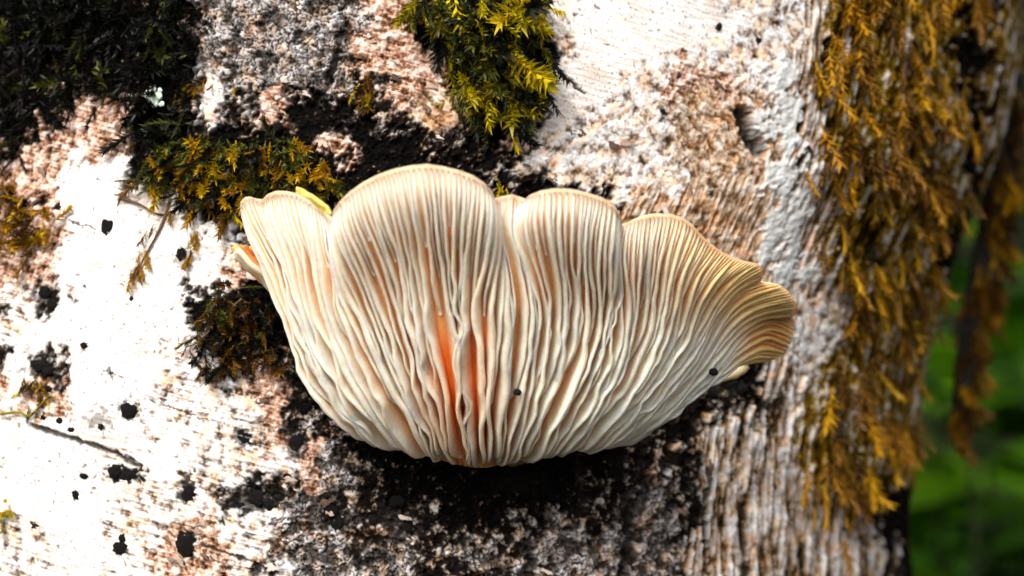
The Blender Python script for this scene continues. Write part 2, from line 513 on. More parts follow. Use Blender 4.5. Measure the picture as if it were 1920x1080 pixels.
    for c in 'wGDTB':          # mineral and algal tints of the bark itself
        C[c] = C[c] * lerp(lerp(lerp(np.ones(a.shape + (3,)), np.array((1.06, 0.90, 0.72)), warm), np.array((0.93, 0.99, 1.06)), cool), np.array((1.0, 0.66, 0.42)), rust * 0.7)
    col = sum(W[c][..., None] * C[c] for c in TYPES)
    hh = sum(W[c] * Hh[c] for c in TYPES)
    # cracks
    wpx = px + 7 * w3 + 4 * nf; wpy = py + 7 * w4
    for pts, hw, dep in CRACKS:
        dist = np.full(a.shape, 1e9)
        for (x0, y0), (x1, y1) in zip(pts[:-1], pts[1:]):
            dx, dy = x1 - x0, y1 - y0
            tt = np.clip(((wpx - x0) * dx + (wpy - y0) * dy) / (dx * dx + dy * dy), 0, 1)
            dist = np.minimum(dist, np.hypot(wpx - x0 - tt * dx, wpy - y0 - tt * dy))
        m = (1 - sstep(hw * 0.45, hw * 1.5, dist)) * cover
        hh -= dep * m
        col = lerp(col, np.array((0.012, 0.009, 0.007)), m * 0.92)
    wpx = px + 26 * w3 + 14 * nf; wpy = py + 26 * w4 + 14 * nm
    for x, y, rx, ry, s in STAINS:
        m = (1 - sstep(0.55, 1.05, np.hypot((wpx - x) / rx, (wpy - y) / ry) + 0.35 * nf)) * s * cover
        col = lerp(col, np.array((0.010, 0.009, 0.008)), m)
        hh -= 0.25 * m
    macro = 1.6 * fbm(a / 28, b / 34, 121, 3) + 0.8 * sstep(0.8, 1.3, T) * fbm(a / 9, b / 40, 131, 2)
    disp = (macro + hh * (0.15 + 0.85 * cover)) / 1000
    flare = 0.07 * np.exp(-(Z + H) / 0.16) * (Z < -0.1)
    burl = 0.035 * np.exp(-((Z - 0.125) / 0.035) ** 2 - ((T - 1.45) / 0.35) ** 2)     # collar above the frame the moss hangs from
    R = TR - 0.012 * np.clip(Z, -1, 3) * sstep(0.1, 0.5, np.abs(Z)) + disp + flare + burl
    V = np.stack([tx(Z) + R * np.sin(T), TY - R * np.cos(T), Z + H], -1).reshape(-1, 3)
    quads = grid_quads(nu, nv, 0, True)
    last = (nu - 1) * nv + np.arange(nv - 1)
    first = np.arange(nv - 1)
    seam = np.stack([last, last + 1, first + 1, first], -1)
    quads = np.concatenate([quads, seam])[:, ::-1]
    me = mesh_np('trunk', V, quads)
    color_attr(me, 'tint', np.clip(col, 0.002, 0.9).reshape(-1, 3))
    return me

# ------------------------------------------------------------------ the setting
def build_ground():
    n = 150
    s = np.linspace(-1, 1, n)
    ax = np.sign(s) * np.abs(s) ** 2.5 * 160
    X, Y = np.meshgrid(ax, ax, indexing='ij')
    r = np.hypot(X, Y)
    bank = 7.0 * sstep(1.6, 9.0, Y + 0.25 * X) + 25 * sstep(8, 70, Y)
    Zg = 0.05 * fbm(X * 0.7, Y * 0.7, 3, 4) * sstep(0.2, 1.5, r) + bank
    V = np.stack([X, Y, Zg], -1).reshape(-1, 3)
    return link('ground', mesh_np('ground', V, grid_quads(n, n)), None, M_GROUND)
tag(build_ground(), 'dark forest floor rising into a bank behind the trunk', 'ground', None, 'structure')

tree = empty('birch_tree', (TX, TY, 0), 'old pale birch trunk with black specks, moss and fissured bark behind the mushroom', 'tree')
trunk = link('trunk', build_trunk(), tree, M_BARK)

def on_trunk(px, py, lift=0.0):
    p, n, th = hit(px, py)
    return p + n * lift, n

def frame(zaxis, hint=Vector((0, 0, 1))):
    z = zaxis.normalized()
    x = hint.cross(z)
    if x.length < 1e-4:
        x = Vector((1, 0, 0)).cross(z)
    x.normalize()
    y = z.cross(x)
    return Matrix((x, y, z)).transposed()

def place(name, me, parent, loc, rot, scale, mat=None):
    """a piece that shares its mesh, set at a world place under its parent"""
    o = bpy.data.objects.new(name, me)
    COL.objects.link(o)
    L = Vector(); p = parent
    while p is not None:
        L += p.location; p = p.parent
    o.parent = parent
    if mat is not None and not me.materials:
        me.materials.append(mat)
    m = Matrix.Translation(Vector(loc) - L) @ rot.to_4x4() @ Matrix.Diagonal((*scale, 1))
    o.matrix_local = m
    return o

# --- black crusts and warts on the bark
def lump_mesh(name, seed, nu=18, nv=12, rough=0.35):
    r_ = np.random.default_rng(seed)
    ph = np.linspace(0, 2 * math.pi, nu, endpoint=False)
    tt = np.linspace(0.02, math.pi * 0.62, nv)
    A, B = np.meshgrid(ph, tt, indexing='ij')
    dx, dy, dz = np.sin(B) * np.cos(A), np.sin(B) * np.sin(A), np.cos(B)
    nn = fbm(dx * 2.3 + seed, dy * 2.3 + dz * 2.1 + seed * 0.7, seed, 4, 0.65)
    r = 1 + rough * 1.8 * nn
    V = np.stack([dx * r, dy * r, dz * r * 0.75], -1).reshape(-1, 3)
    q = grid_quads(nu, nv)
    l = (nu - 1) * nv + np.arange(nv - 1); f = np.arange(nv - 1)
    q = np.concatenate([q, np.stack([l, f, f + 1, l + 1], -1)])
    return mesh_np(name, V, q)
WARTS = [lump_mesh('bark_wart', k) for k in range(5)]
for w in WARTS: w.materials.append(M_WART)
WLIST = [(200, 428, 16, 19), (108, 392, 13, 12), (340, 478, 11, 14), (352, 498, 8, 8), (82, 548, 14, 12), (95, 572, 12, 10), (72, 686, 20, 9), (88, 696, 10, 8),
         (240, 770, 17, 16), (457, 820, 20, 19), (65, 985, 15, 14), (224, 1028, 14, 13), (228, 1010, 7, 9), (345, 1022, 16, 24), (352, 926, 13, 17), (345, 900, 7, 10),
         (215, 884, 14, 13), (240, 893, 18, 11), (268, 882, 8, 10), (155, 893, 9, 5), (140, 928, 7, 10), (190, 800, 10, 9), (258, 816, 6, 6), (555, 830, 13, 16),
         (480, 938, 16, 12), (505, 945, 12, 11), (455, 948, 10, 8), (620, 955, 13, 18), (632, 982, 12, 14), (1140, 138, 12, 17), (1152, 160, 8, 7), (1332, 348, 8, 9),
         (1243, 208, 9, 8), (155, 648, 7, 6), (210, 700, 8, 5), (245, 560, 4, 5), (402, 862, 7, 6), (288, 852, 5, 5), (425, 690, 5, 6), (130, 985, 4, 4), (26, 1050, 9, 12),
         (1350, 50, 6, 8), (1424, 75, 6, 7), (262, 467, 5, 4), (290, 472, 8, 4), (85, 730, 12, 7), (110, 790, 8, 7), (80, 783, 7, 6), (132, 806, 9, 6), (95, 935, 4, 3),
         (412, 235, 6, 6), (520, 237, 8, 9), (745, 940, 14, 10), (765, 985, 10, 13), (700, 975, 9, 9), (1190, 830, 9, 14), (1340, 735, 14, 9), (1395, 728, 12, 8)]
for i, (x, y, rx, ry) in enumerate(WLIST):
    p, n = on_trunk(x, y, -0.0004)
    k = U * (D + p.y) / D
    rot = frame(n) @ Matrix.Rotation(random.uniform(-0.4, 0.4), 3, 'Z')
    place('bark_wart', WARTS[i % 5], trunk, p, rot, (rx * k, ry * k, 0.5 * min(rx, ry) * k + 0.0002))

# --- peeling flakes of bark
def flake_mesh(seed):
    r_ = np.random.default_rng(seed)
    nu, nv = 7, 4
    A, B = np.meshgrid(np.linspace(-1, 1, nu), np.linspace(-1, 1, nv), indexing='ij')
    wid = (1 - 0.5 * np.abs(A) ** 2.2) * (1 + 0.3 * r_.standard_normal(A.shape))
    x = A * (1 + 0.22 * r_.standard_normal(A.shape)) + 0.3 * B * r_.uniform(-1, 1); y = B * 0.35 * wid + 0.10 * r_.standard_normal(A.shape)
    z = 0.25 * (A + 1) ** 1.6 * r_.uniform(0.2, 0.6) + 0.15 * B * B + 0.05 * r_.standard_normal(A.shape)
    top = np.stack([x, y, z + 0.08], -1).reshape(-1, 3)
    bot = np.stack([x * 0.95, y * 0.9, z - 0.04], -1).reshape(-1, 3)
    q = np.concatenate([grid_quads(nu, nv), grid_quads(nu, nv, nu * nv, True)])
    ring = [i * nv for i in range(nu)] + [(nu - 1) * nv + j for j in range(1, nv)] + [i * nv + nv - 1 for i in range(nu - 2, -1, -1)] + [j for j in range(nv - 2, 0, -1)]
    e = [(ring[i], ring[(i + 1) % len(ring)]) for i in range(len(ring))]
    q = np.concatenate([q, np.array([(b, a, a + nu * nv, b + nu * nv) for a, b in e])])
    return mesh_np('bark_flake', np.concatenate([top, bot]), q, smooth=False)
FLAKES = [flake_mesh(k) for k in range(6)]
for f in FLAKES: f.materials.append(M_FLAKE)
def type_at(px, py):
    gx = min(31, max(0, int(px // 60))); gy = min(17, max(0, int(py // 60)))
    return TYPEMAP[gy][gx]
cnt = 0
while cnt < 110:
    x = random.uniform(5, 1560); y = random.uniform(0, 1080)
    tp = type_at(x, y)
    pr = {'P': 1, 'B': 0.9, 'w': 0.12, 'G': 0.4, 'D': 0.12, 'T': 0.8, 'K': 0.0, 'W': 0.0}.get(tp, 0)
    if random.random() > pr: continue
    p, n = on_trunk(x, y, 0.0002 + random.uniform(-0.0003, 0.0005))
    k = U * (D + p.y) / D
    ang = {'T': 1.5, 'B': 0.7 if y < 330 else 1.35}.get(tp, 0.25) + random.gauss(0, 0.3)
    L = random.uniform(5, 15) * k
    rot = frame(n) @ Matrix.Rotation(-ang, 3, 'Z') @ Matrix.Rotation(random.gauss(0, 0.15), 3, 'Y')
    place('bark_flake', FLAKES[cnt % 6], trunk, p, rot, (L, L * random.uniform(0.7, 1.5), L * 0.7))
    cnt += 1

# ------------------------------------------------------------------ the mushroom
RIM = [(456,412),(450,395),(451,380),(460,371),(472,370),(484,376),(490,378),(498,369),(515,362),(535,362),(556,366),(580,380),(602,396),(615,408),(621,414),(624,396),
       (636,380),(655,362),(680,345),(710,330),(740,320),(770,314),(800,311),(830,315),(860,322),(888,333),(910,346),(924,361),(930,376),(936,374),(946,369),(962,368),
       (975,373),(982,376),(990,368),(1010,361),(1040,357),(1070,358),(1100,364),(1130,374),(1150,387),(1162,402),(1167,420),(1163,430),(1170,421),(1185,414),(1205,408),
       (1230,404),(1258,405),(1280,411),(1298,424),(1312,440),(1330,458),(1352,474),(1380,488),(1405,493),(1422,498),(1430,508),(1429,522),(1424,533),(1438,528),(1460,534),
       (1478,547),(1489,565),(1492,582),(1488,594),(1481,598),(1489,602),(1489,620),(1484,642),(1472,660),(1455,673),(1440,679)]
NOTCH = [(490,378),(621,414),(930,376),(982,376),(1163,430),(1424,533),(1481,598)]
KEYS = [[(720,814),(660,785),(605,748),(575,712),(558,670),(540,605),(512,520),(478,455),(456,412)],
        [(755,832),(690,780),(635,715),(600,640),(572,565),(545,495),(508,422),(492,374)],
        [(785,846),(720,775),(668,700),(632,625),(604,545),(592,472),(575,420),(558,366)],
        [(810,856),(758,785),(712,710),(674,632),(646,560),(630,502),(619,450),(614,407)],
        [(835,865),(795,785),(758,705),(728,630),(702,560),(675,497),(647,430),(638,378)],
        [(858,871),(832,785),(808,700),(790,622),(777,545),(761,473),(741,400),(722,326)],
        [(878,875),(863,790),(850,705),(839,625),(830,550),(820,470),(810,400),(800,311)],
        [(895,877),(888,790),(880,705),(875,625),(872,550),(875,470),(880,400),(882,331)],
        [(912,877),(912,795),(911,710),(912,635),(915,560),(920,495),(926,430),(928,369)],
        [(934,872),(955,795),(975,712),(992,630),(994,552),(980,490),(961,430),(972,372)],
        [(960,864),(996,795),(1028,717),(1052,635),(1060,555),(1056,480),(1055,420),(1060,358)],
        [(988,858),(1036,795),(1082,722),(1114,640),(1126,560),(1124,490),(1128,430),(1140,380)],
        [(1008,854),(1060,793),(1108,722),(1140,645),(1151,570),(1152,510),(1156,460),(1166,424)],
        [(1033,848),(1090,788),(1146,720),(1186,642),(1203,570),(1209,510),(1217,460),(1230,404)],
        [(1060,841),(1124,784),(1186,714),(1230,645),(1253,582),(1268,530),(1284,490),(1311,439)],
        [(1090,834),(1165,776),(1230,710),(1278,648),(1312,595),(1340,555),(1378,521),(1424,501)],
        [(1115,827),(1195,776),(1265,716),(1318,655),(1352,612),(1385,583),(1428,566),(1487,560)],
        [(1135,821),(1205,782),(1275,734),(1330,690),(1368,655),(1400,634),(1440,622),(1485,640)],
        [(1150,815),(1210,789),(1275,750),(1335,714),(1375,692),(1405,683),(1425,680),(1440,679)]]
rimA = np.array(RIM, float)
rseg = np.concatenate([[0], np.cumsum(np.hypot(*np.diff(rimA, axis=0).T))])
RLEN = rseg[-1]
rseg = rseg / RLEN
def rim_at(s):
    return np.stack([np.interp(s, rseg, rimA[:, 0]), np.interp(s, rseg, rimA[:, 1])], -1)
def s_of(pt, lo=0.0):
    ss = np.linspace(lo, 1, 4000)
    return ss[np.argmin(np.hypot(*(rim_at(ss) - np.array(pt)).T))]
NT = 49
TT = np.linspace(0, 1, NT)
def catmull(pts, n):
    p = np.array(pts, float)
    p = np.vstack([2 * p[0] - p[1], p, 2 * p[-1] - p[-2]])
    out = []
    for i in range(1, len(p) - 2):
        for t in np.linspace(0, 1, 16, endpoint=False):
            a, b, c, d = p[i - 1], p[i], p[i + 1], p[i + 2]
            out.append(0.5 * (2 * b + (c - a) * t + (2 * a - 5 * b + 4 * c - d) * t * t + (3 * b - a - 3 * c + d) * t ** 3))
    out.append(p[-2]); out = np.array(out)
    L = np.concatenate([[0], np.cumsum(np.hypot(*np.diff(out, axis=0).T))]); L /= L[-1]
    q = np.linspace(0, 1, n)
    return np.stack([np.interp(q, L, out[:, 0]), np.interp(q, L, out[:, 1])], -1)
KL = np.array([catmull(k, NT) for k in KEYS])
KS = []
lo = 0.0
for k in KEYS:
    lo = s_of(k[-1], lo); KS.append(lo)
KS[0] = 0.0; KS[-1] = 1.0
KS = np.array(KS)
def pchip(x, y, q):
    h = np.diff(x); d = np.diff(y) / h
    m = np.zeros_like(y)
    for i in range(1, len(x) - 1):
        if d[i - 1] * d[i] > 0:
            w1, w2 = 2 * h[i] + h[i - 1], h[i] + 2 * h[i - 1]
            m[i] = (w1 + w2) / (w1 / d[i - 1] + w2 / d[i])
    m[0], m[-1] = d[0], d[-1]
    i = np.clip(np.searchsorted(x, q) - 1, 0, len(x) - 2)
    t = (q - x[i]) / h[i]
    return ((2 * t ** 3 - 3 * t ** 2 + 1) * y[i] + (t ** 3 - 2 * t ** 2 + t) * h[i] * m[i] + (-2 * t ** 3 + 3 * t ** 2) * y[i + 1] + (t ** 3 - t ** 2) * h[i] * m[i + 1])
NS = 700
SS = np.linspace(0, 1, NS)
FL = np.zeros((NS, NT, 2))
for j in range(NT):
    for c in range(2):
        FL[:, j, c] = pchip(KS, KL[:, j, c], SS)
wr = sstep(0.40, 1.0, TT)[None, :, None]
FL = FL + wr * (rim_at(SS)[:, None, :] - FL[:, -1:, :])
# distance from the trunk: the cap juts out from its foot like a shell
ns = np.array([s_of(p) for p in NOTCH])
lobe_off = np.array([-3.0, -1.5, 3.5, -2.5, 3.0, 1.0, -1.0, -7.0])       # mm, one for each lobe
edge = np.concatenate([[0], ns, [1]])
off = np.zeros(NS)
for i in range(8):
    off[(SS >= edge[i]) & (SS <= edge[i + 1])] = lobe_off[i]
kern = np.hanning(23); kern /= kern.sum()
off = np.convolve(np.pad(off, 11, mode='edge'), kern, 'valid')
dn = np.min(np.abs(SS[:, None] - ns[None, :]), axis=1) * RLEN
valley = -3.2 * np.exp(-(dn / 26) ** 2)
side = np.interp(SS, [0, 0.12, 0.3, 0.55, 0.72, 0.85, 1.0], [0.52, 0.70, 0.97, 1.0, 0.95, 0.85, 0.62])
prof = np.interp(TT, [0, 0.05, 0.12, 0.25, 0.45, 0.7, 0.86, 0.95, 1.0], [9, 14, 19, 25, 30.5, 36.5, 40.5, 41.5, 40.2])
prof = np.convolve(np.pad(prof, 2, mode='edge'), np.ones(5) / 5, 'valid')
stand = side[:, None] * prof[None, :] + (off + valley)[:, None] * sstep(0.55, 1.0, TT)[None, :]
A_ = np.arange(NS)
stand += 0.5 * fbm(np.broadcast_to(SS[:, None] * 40, stand.shape), np.broadcast_to(TT[None, :] * 5, stand.shape), 5, 3)
SURF = np.zeros((NS, NT, 3))
Yc = np.full((NS, NT), 0.0)
for _ in range(30):
    k = U * (D + Yc) / D
    X = (FL[..., 0] - 960) * k; Zl = -(FL[..., 1] - 540) * k
    Yc = 0.5 * Yc + 0.5 * (front(X, Zl) - stand / 1000)
SURF[..., 0], SURF[..., 1], SURF[..., 2] = X, Yc, Zl + H
du = np.gradient(SURF, axis=0); dv = np.gradient(SURF, axis=1)
NRM = np.cross(du, dv)
NRM /= np.linalg.norm(NRM, axis=-1, keepdims=True) + 1e-12
if NRM[NS // 2, NT // 2, 1] > 0: NRM = -NRM
NRM[..., 1] = np.minimum(NRM[..., 1], -0.30)
for _ in range(3):       # smooth the normals across the fan
    NRM[1:-1] = (NRM[:-2] + 2 * NRM[1:-1] + NRM[2:]) / 4
NRM /= np.linalg.norm(NRM, axis=-1, keepdims=True)

def bil(arr, s, t):
    fs = np.clip(s, 0, 1) * (NS - 1); ft = np.clip(t, 0, 1) * (NT - 1)
    i = np.minimum(fs.astype(int), NS - 2); j = np.minimum(ft.astype(int), NT - 2)
    a = (fs - i)[..., None]; b = (ft - j)[..., None]
    return (arr[i, j] * (1 - a) + arr[i + 1, j] * a) * (1 - b) + (arr[i, j + 1] * (1 - a) + arr[i + 1, j + 1] * a) * b

CREAM = np.array((0.89, 0.775, 0.645)); WARM = np.array((0.92, 0.50, 0.19)); ORANGE = np.array((0.86, 0.27, 0.03)); MARG = np.array((0.60, 0.40, 0.28))
def fungus_tint(s, t, depth=0.0):
    """flesh colour: cream gills, buff margin; light painted in: glow through the end lobes, orange bounce near the foot"""
    px = bil(FL, s, t)
    c = np.broadcast_to(CREAM, px.shape[:-1] + (3,)).copy()
    right = sstep(1130, 1400, px[..., 0]) * sstep(0.58, 0.84, t)  # end lobes: glow of light through the thin flesh, painted as colour
    left = (1 - sstep(470, 620, px[..., 0])) * sstep(0.3, 0.9, t) * 0.25
    c = lerp(c, WARM, np.clip(right * 1.0 + left, 0, 1))
    c = lerp(c, MARG, sstep(0.93, 1.0, t) * 0.75 * (1 - 0.6 * right))
    c = lerp(c, np.array((0.74, 0.54, 0.40)), np.exp(-((t - 0.74) / 0.13) ** 2) * 0.6 * (1 - right))  # band under the rim: pinkish-brown flesh plus some painted shading
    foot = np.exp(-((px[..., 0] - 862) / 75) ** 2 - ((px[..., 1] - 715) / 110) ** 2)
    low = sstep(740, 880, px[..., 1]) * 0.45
    c = lerp(c, ORANGE, np.clip((0.32 + 1.3 * depth) * foot + low * (0.25 + depth * 0.6), 0, 1))  # orange light bounced between the gills, painted into the tint
    return c

MUSH_BASE = P(905, 862, float(front(np.float64(-0.005), np.float64(-0.03))))
mush = empty('oyster_mushroom', MUSH_BASE, 'cream oyster mushroom with wavy lobed rim and exposed gills on the birch trunk', 'mushroom')

def build_cap():
    si = np.linspace(0, 1, 520); ti = np.linspace(0, 1, 46)
    S, T = np.meshgrid(si, ti, indexing='ij')
    B = bil(SURF, S, T); N = bil(NRM, S, T)
    th = np.interp(T, [0, 0.1, 0.4, 0.75, 0.93, 1], [7, 7, 5, 2.6, 1.3, 0.9])[..., None] / 1000
    th = th * np.minimum(1, 0.25 + 14 * np.minimum(S, 1 - S))[..., None]
    up = B - N * th
    outd = bil(SURF, S, T) - bil(SURF, S, T - 0.02)
    outd /= np.linalg.norm(outd, axis=-1, keepdims=True) + 1e-9
    cols = [B]
    ring = []
    for a in (0.25, 0.5, 0.75):       # rounded margin between the two faces
        w = math.sin(a * math.pi) * 0.5
        ring.append(B[:, -1] - N[:, -1] * th[:, -1] * a + outd[:, -1] * th[:, -1] * w)
    G = np.concatenate([B, np.stack(ring, 1), up[:, ::-1]], 1)
    nu, nv = G.shape[:2]
    V = G.reshape(-1, 3)
    q = grid_quads(nu, nv)
    nt = len(ti)
    # ends and foot
    e = []
    for i0, fl in ((0, False), ((nu - 1) * nv, True)):
        for j in range(nv // 2):
            a, b, c, d = i0 + j, i0 + j + 1, i0 + nv - 2 - j, i0 + nv - 1 - j
            if b >= c: break
            e.append((a, b, c, d) if fl else (d, c, b, a))
    i = np.arange(nu - 1)
    e += [(x * nv, x * nv + nv - 1, (x + 1) * nv + nv - 1, (x + 1) * nv) for x in i]
    q = np.concatenate([q, np.array(e)])
    lowc = fungus_tint(S, T, 0.75)
    lowc = lowc * lerp(np.broadcast_to(np.array((1.0, 0.58, 0.28)), T.shape + (3,)), np.array((1.0, 0.86, 0.70)), sstep(0.72, 0.97, T))  # warm shadow of the gaps between gills painted on the underside
    upc = np.broadcast_to(np.array((0.55, 0.42, 0.30)), lowc.shape) * (0.8 + 0.3 * sstep(0.2, 0.9, T))[..., None]
    rc = np.broadcast_to(np.array((0.56, 0.40, 0.29)), (len(si), 3, 3))
    me = mesh_np('cap', V, q)
    color_attr(me, 'tint', np.concatenate([lowc, rc, upc[:, ::-1]], 1).reshape(-1, 3))
    return me
cap = link('cap', build_cap(), mush, M_CAP)

def build_gill(s0, ta, tb, hmul, seed, wav, gaps):
    n = max(10, int(46 * (tb - ta)))
    t = np.linspace(ta, tb, n)
    r_ = np.random.default_rng(seed)
    wob = 0.0030 * fbm(t * 3.5 + r_.uniform(0, 50), np.full(n, seed * 0.37), 200, 2, 0.4) * (1 - sstep(0.85, 1.0, t))
    s = np.clip(s0 + wob, 0.001, 0.999)
    B = bil(SURF, s, t); N = bil(NRM, s, t)
    ds = bil(SURF, np.clip(s + 0.004, 0, 1), t) - bil(SURF, np.clip(s - 0.004, 0, 1), t)
    tang = np.gradient(B, axis=0); tang /= np.linalg.norm(tang, axis=-1, keepdims=True)
    lat = np.cross(N, tang); lat /= np.linalg.norm(lat, axis=-1, keepdims=True)
    hgt = np.interp(t, [0, 0.03, 0.10, 0.3, 0.6, 0.82, 0.93, 0.975, 1], [2.2, 3.0, 3.9, 3.7, 2.7, 1.7, 0.9, 0.40, 0.10]) * hmul
    ea = np.clip((t - ta) / (0.05 if ta < 0.08 else 0.16), 0, 1)
    hgt = hgt * np.sqrt(np.clip(ea, 0.02, 1)) * (1 + 0.13 * fbm(t * 9 + seed, np.full(n, 3.1 * seed), 300, 3))
    edge_n = fbm(t * 4.2 + r_.uniform(0, 99), np.full(n, seed * 0.71), 210, 2, 0.4) * (1 - 0.6 * sstep(0.5, 0.85, t))
    lean = wav * 2.2 * edge_n + 0.6 * (r_.uniform(-1, 1))
    lean = lean * np.minimum(1, hgt / 3)
    gsp = np.interp(t, [0.0, 0.30, 0.55, 0.70, 0.85, 1.0], [gaps[0], gaps[0], 0.6 * gaps[0] + 0.4 * gaps[1], 0.9 * gaps[1] + 0.1 * gaps[0], gaps[1] * 0.7 + 0.3 * gaps[2], gaps[2]])
    per_s = np.linalg.norm(ds, axis=-1) / 0.008 * 1000
    th0 = np.clip(gsp * per_s * np.interp(t, [0, 0.5, 0.9, 1], [0.56, 0.50, 0.46, 0.42]), 0.18, 1.25) * r_.uniform(0.88, 1.12)
    lean = lean * np.clip(gsp * per_s / 1.7, 0.3, 1)
    rows = []
    for f, tw in ((-0.12, 1.15), (0.35, 1.0), (0.7, 0.95), (0.93, 0.80), (1.0, 0.42)):
        c = B + N * (hgt * f / 1000)[:, None] + lat * (lean * max(f, 0) ** 1.5 / 1000)[:, None]
        o = lat * (th0 * tw / 2000)[:, None]
        rows.append((c - o, c + o))
    G = np.stack([r[0] for r in rows] + [r[1] for r in rows[::-1]], 1)
    nv = G.shape[1]
    q = grid_quads(n, nv)
    e = []
    for i0, fl in ((0, 0), ((n - 1) * nv, 1)):
        for j in range(nv // 2 - 1):
            a, b, c, d = i0 + j, i0 + j + 1, i0 + nv - 2 - j, i0 + nv - 1 - j
            e.append((a, b, c, d) if fl else (d, c, b, a))
    q = np.concatenate([q, np.array(e)])
    me = mesh_np('gill', G.reshape(-1, 3), q)
    fr = np.array([0, 0.35, 0.7, 0.93, 1.0, 1.0, 0.93, 0.7, 0.35, 0])
    T2 = np.repeat(t[:, None], nv, 1); S2 = np.repeat(s[:, None], nv, 1)
    c0 = fungus_tint(S2, T2, 0.0); c1 = fungus_tint(S2, T2, 0.8) * lerp(np.broadcast_to(np.array((1.0, 0.70, 0.44)), T2.shape + (3,)), np.array((1.0, 0.86, 0.70)), sstep(0.72, 0.97, T2))  # gill roots toned amber to paint the warm shadow in the gaps
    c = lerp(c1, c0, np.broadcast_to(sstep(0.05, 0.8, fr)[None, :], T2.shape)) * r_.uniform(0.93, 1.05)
    color_attr(me, 'tint', np.clip(c, 0, 0.92).reshape(-1, 3))
    return link('gill', me, mush, M_GILL)
gi = 0
def cum_len(t):
    pts = bil(SURF, SS, np.full(NS, t))
    L = np.concatenate([[0], np.cumsum(np.linalg.norm(np.diff(pts, axis=0), axis=-1))])
    return L
Lm, Lr = cum_len(0.42), cum_len(0.985)
mixL = 0.75 * Lm / Lm[-1] + 0.25 * Lr / Lr[-1]
NG = 47
roots = np.interp((np.arange(NG) + 0.5 + rng.uniform(-0.18, 0.18, NG)) / NG, mixL, SS)
def local_gap(s_, arr):
    i = np.clip(np.searchsorted(arr, s_), 1, len(arr) - 1)
    return float(arr[i] - arr[i - 1])
mids = (roots[1:] + roots[:-1]) / 2
allr = np.sort(np.concatenate([[0.002], roots, mids, [0.998]]))
shorts = []
for s0_, s1_ in zip(allr[:-1], allr[1:]):
    gapm = np.interp(s1_, SS, Lr) - np.interp(s0_, SS, Lr)
    n_ = int(round(gapm / 0.00092)) - 1
    shorts += [s0_ + (s1_ - s0_) * (q_ + 1) / (n_ + 1) for q_ in range(n_)]
every = np.sort(np.concatenate([allr, shorts]))
for s_ in roots:
    build_gill(s_, random.uniform(0.0, 0.045), 0.995, random.uniform(0.9, 1.1), 1000 + gi, 0.5, (local_gap(s_, roots), local_gap(s_, allr), local_gap(s_, every))); gi += 1
for s_ in mids:
    build_gill(s_, random.uniform(0.14, 0.58), 0.995, random.uniform(0.8, 1.0), 1000 + gi, 0.4, (local_gap(s_, allr), local_gap(s_, allr), local_gap(s_, every))); gi += 1
for s_ in shorts:
    build_gill(s_, random.uniform(0.60, 0.86), 0.995, random.uniform(0.6, 0.9), 1000 + gi, 0.3, (local_gap(s_, every),) * 3); gi += 1

# foot that joins the cap to the wood
def build_foot():
    a = P(905, 780, 0.034); b = P(905, 826, 0.052)
    n, m = 28, 9
    V = []
    for j in range(m):
        f = j / (m - 1)
        c = a.lerp(b, f)
        rx = 0.0125 + 0.003 * f; rz = 0.0055 + 0.0035 * f
        for i in range(n):
            an = 2 * math.pi * i / n
            k = 1 + 0.10 * math.sin(5 * an + 2 * f) * (1 - f) + 0.05 * random.random()
            V.append((c.x + rx * k * math.cos(an), c.y, c.z + rz * k * math.sin(an)))
    q = [(j * n + i, j * n + (i + 1) % n, (j + 1) * n + (i + 1) % n, (j + 1) * n + i) for j in range(m - 1) for i in range(n)]
    t = []
    for j in (0, m - 1):
        V.append(tuple(np.mean(V[j * n:(j + 1) * n], axis=0)))
        t += [(len(V) - 1, j * n + (i + 1) % n, j * n + i) if j == 0 else (len(V) - 1, j * n + i, j * n + (i + 1) % n) for i in range(n)]
    me = mesh_np('foot', V, np.array(q), np.array(t))
    color_attr(me, 'tint', np.broadcast_to(np.array((0.55, 0.33, 0.14)), (len(V), 3)))
    return link('foot', me, mush, M_CAP)
build_foot()

def sheet(name, rows, thick, mat, parent, tint=None, n=14, m=12, wav=0.0, seed=0):
    """a thick curved sheet lofted through rows of world points"""
    R = []
    for r in rows:
        p = np.array([tuple(v) for v in r]); L = np.linspace(0, 1, len(p)); q = np.linspace(0, 1, n)
        R.append(np.stack([np.interp(q, L, p[:, k]) for k in range(3)], -1))
    R = np.array(R)
    q = np.linspace(0, len(rows) - 1, m)
    i = np.minimum(q.astype(int), len(rows) - 2); f = (q - i)[:, None, None]
    f = f * f * (3 - 2 * f)
    G = R[i] * (1 - f) + R[i + 1] * f
    nn = np.cross(np.gradient(G, axis=0), np.gradient(G, axis=1)); nn /= np.linalg.norm(nn, axis=-1, keepdims=True) + 1e-12
    if wav:
        A, B = np.meshgrid(np.arange(m) / m, np.arange(n) / n, indexing='ij')
        G = G + nn * (wav * fbm(A * 4 + seed, B * 4, 77 + seed, 3))[..., None]
    top = G + nn * thick / 2; bot = G - nn * thick / 2
    V = np.concatenate([top.reshape(-1, 3), bot.reshape(-1, 3)])
    q = [grid_quads(m, n), grid_quads(m, n, m * n, True)]
    ring = [a * n for a in range(m)] + [(m - 1) * n + b for b in range(1, n)] + [a * n + n - 1 for a in range(m - 2, -1, -1)] + [b for b in range(n - 2, 0, -1)]
    q.append(np.array([(ring[(k + 1) % len(ring)], ring[k], ring[k] + m * n, ring[(k + 1) % len(ring)] + m * n) for k in range(len(ring))]))
    me = mesh_np(name, V, np.concatenate(q))
    if tint is not None:
        color_attr(me, 'tint', np.broadcast_to(np.array(tint), (len(V), 3)))
    return link(name, me, parent, mat)

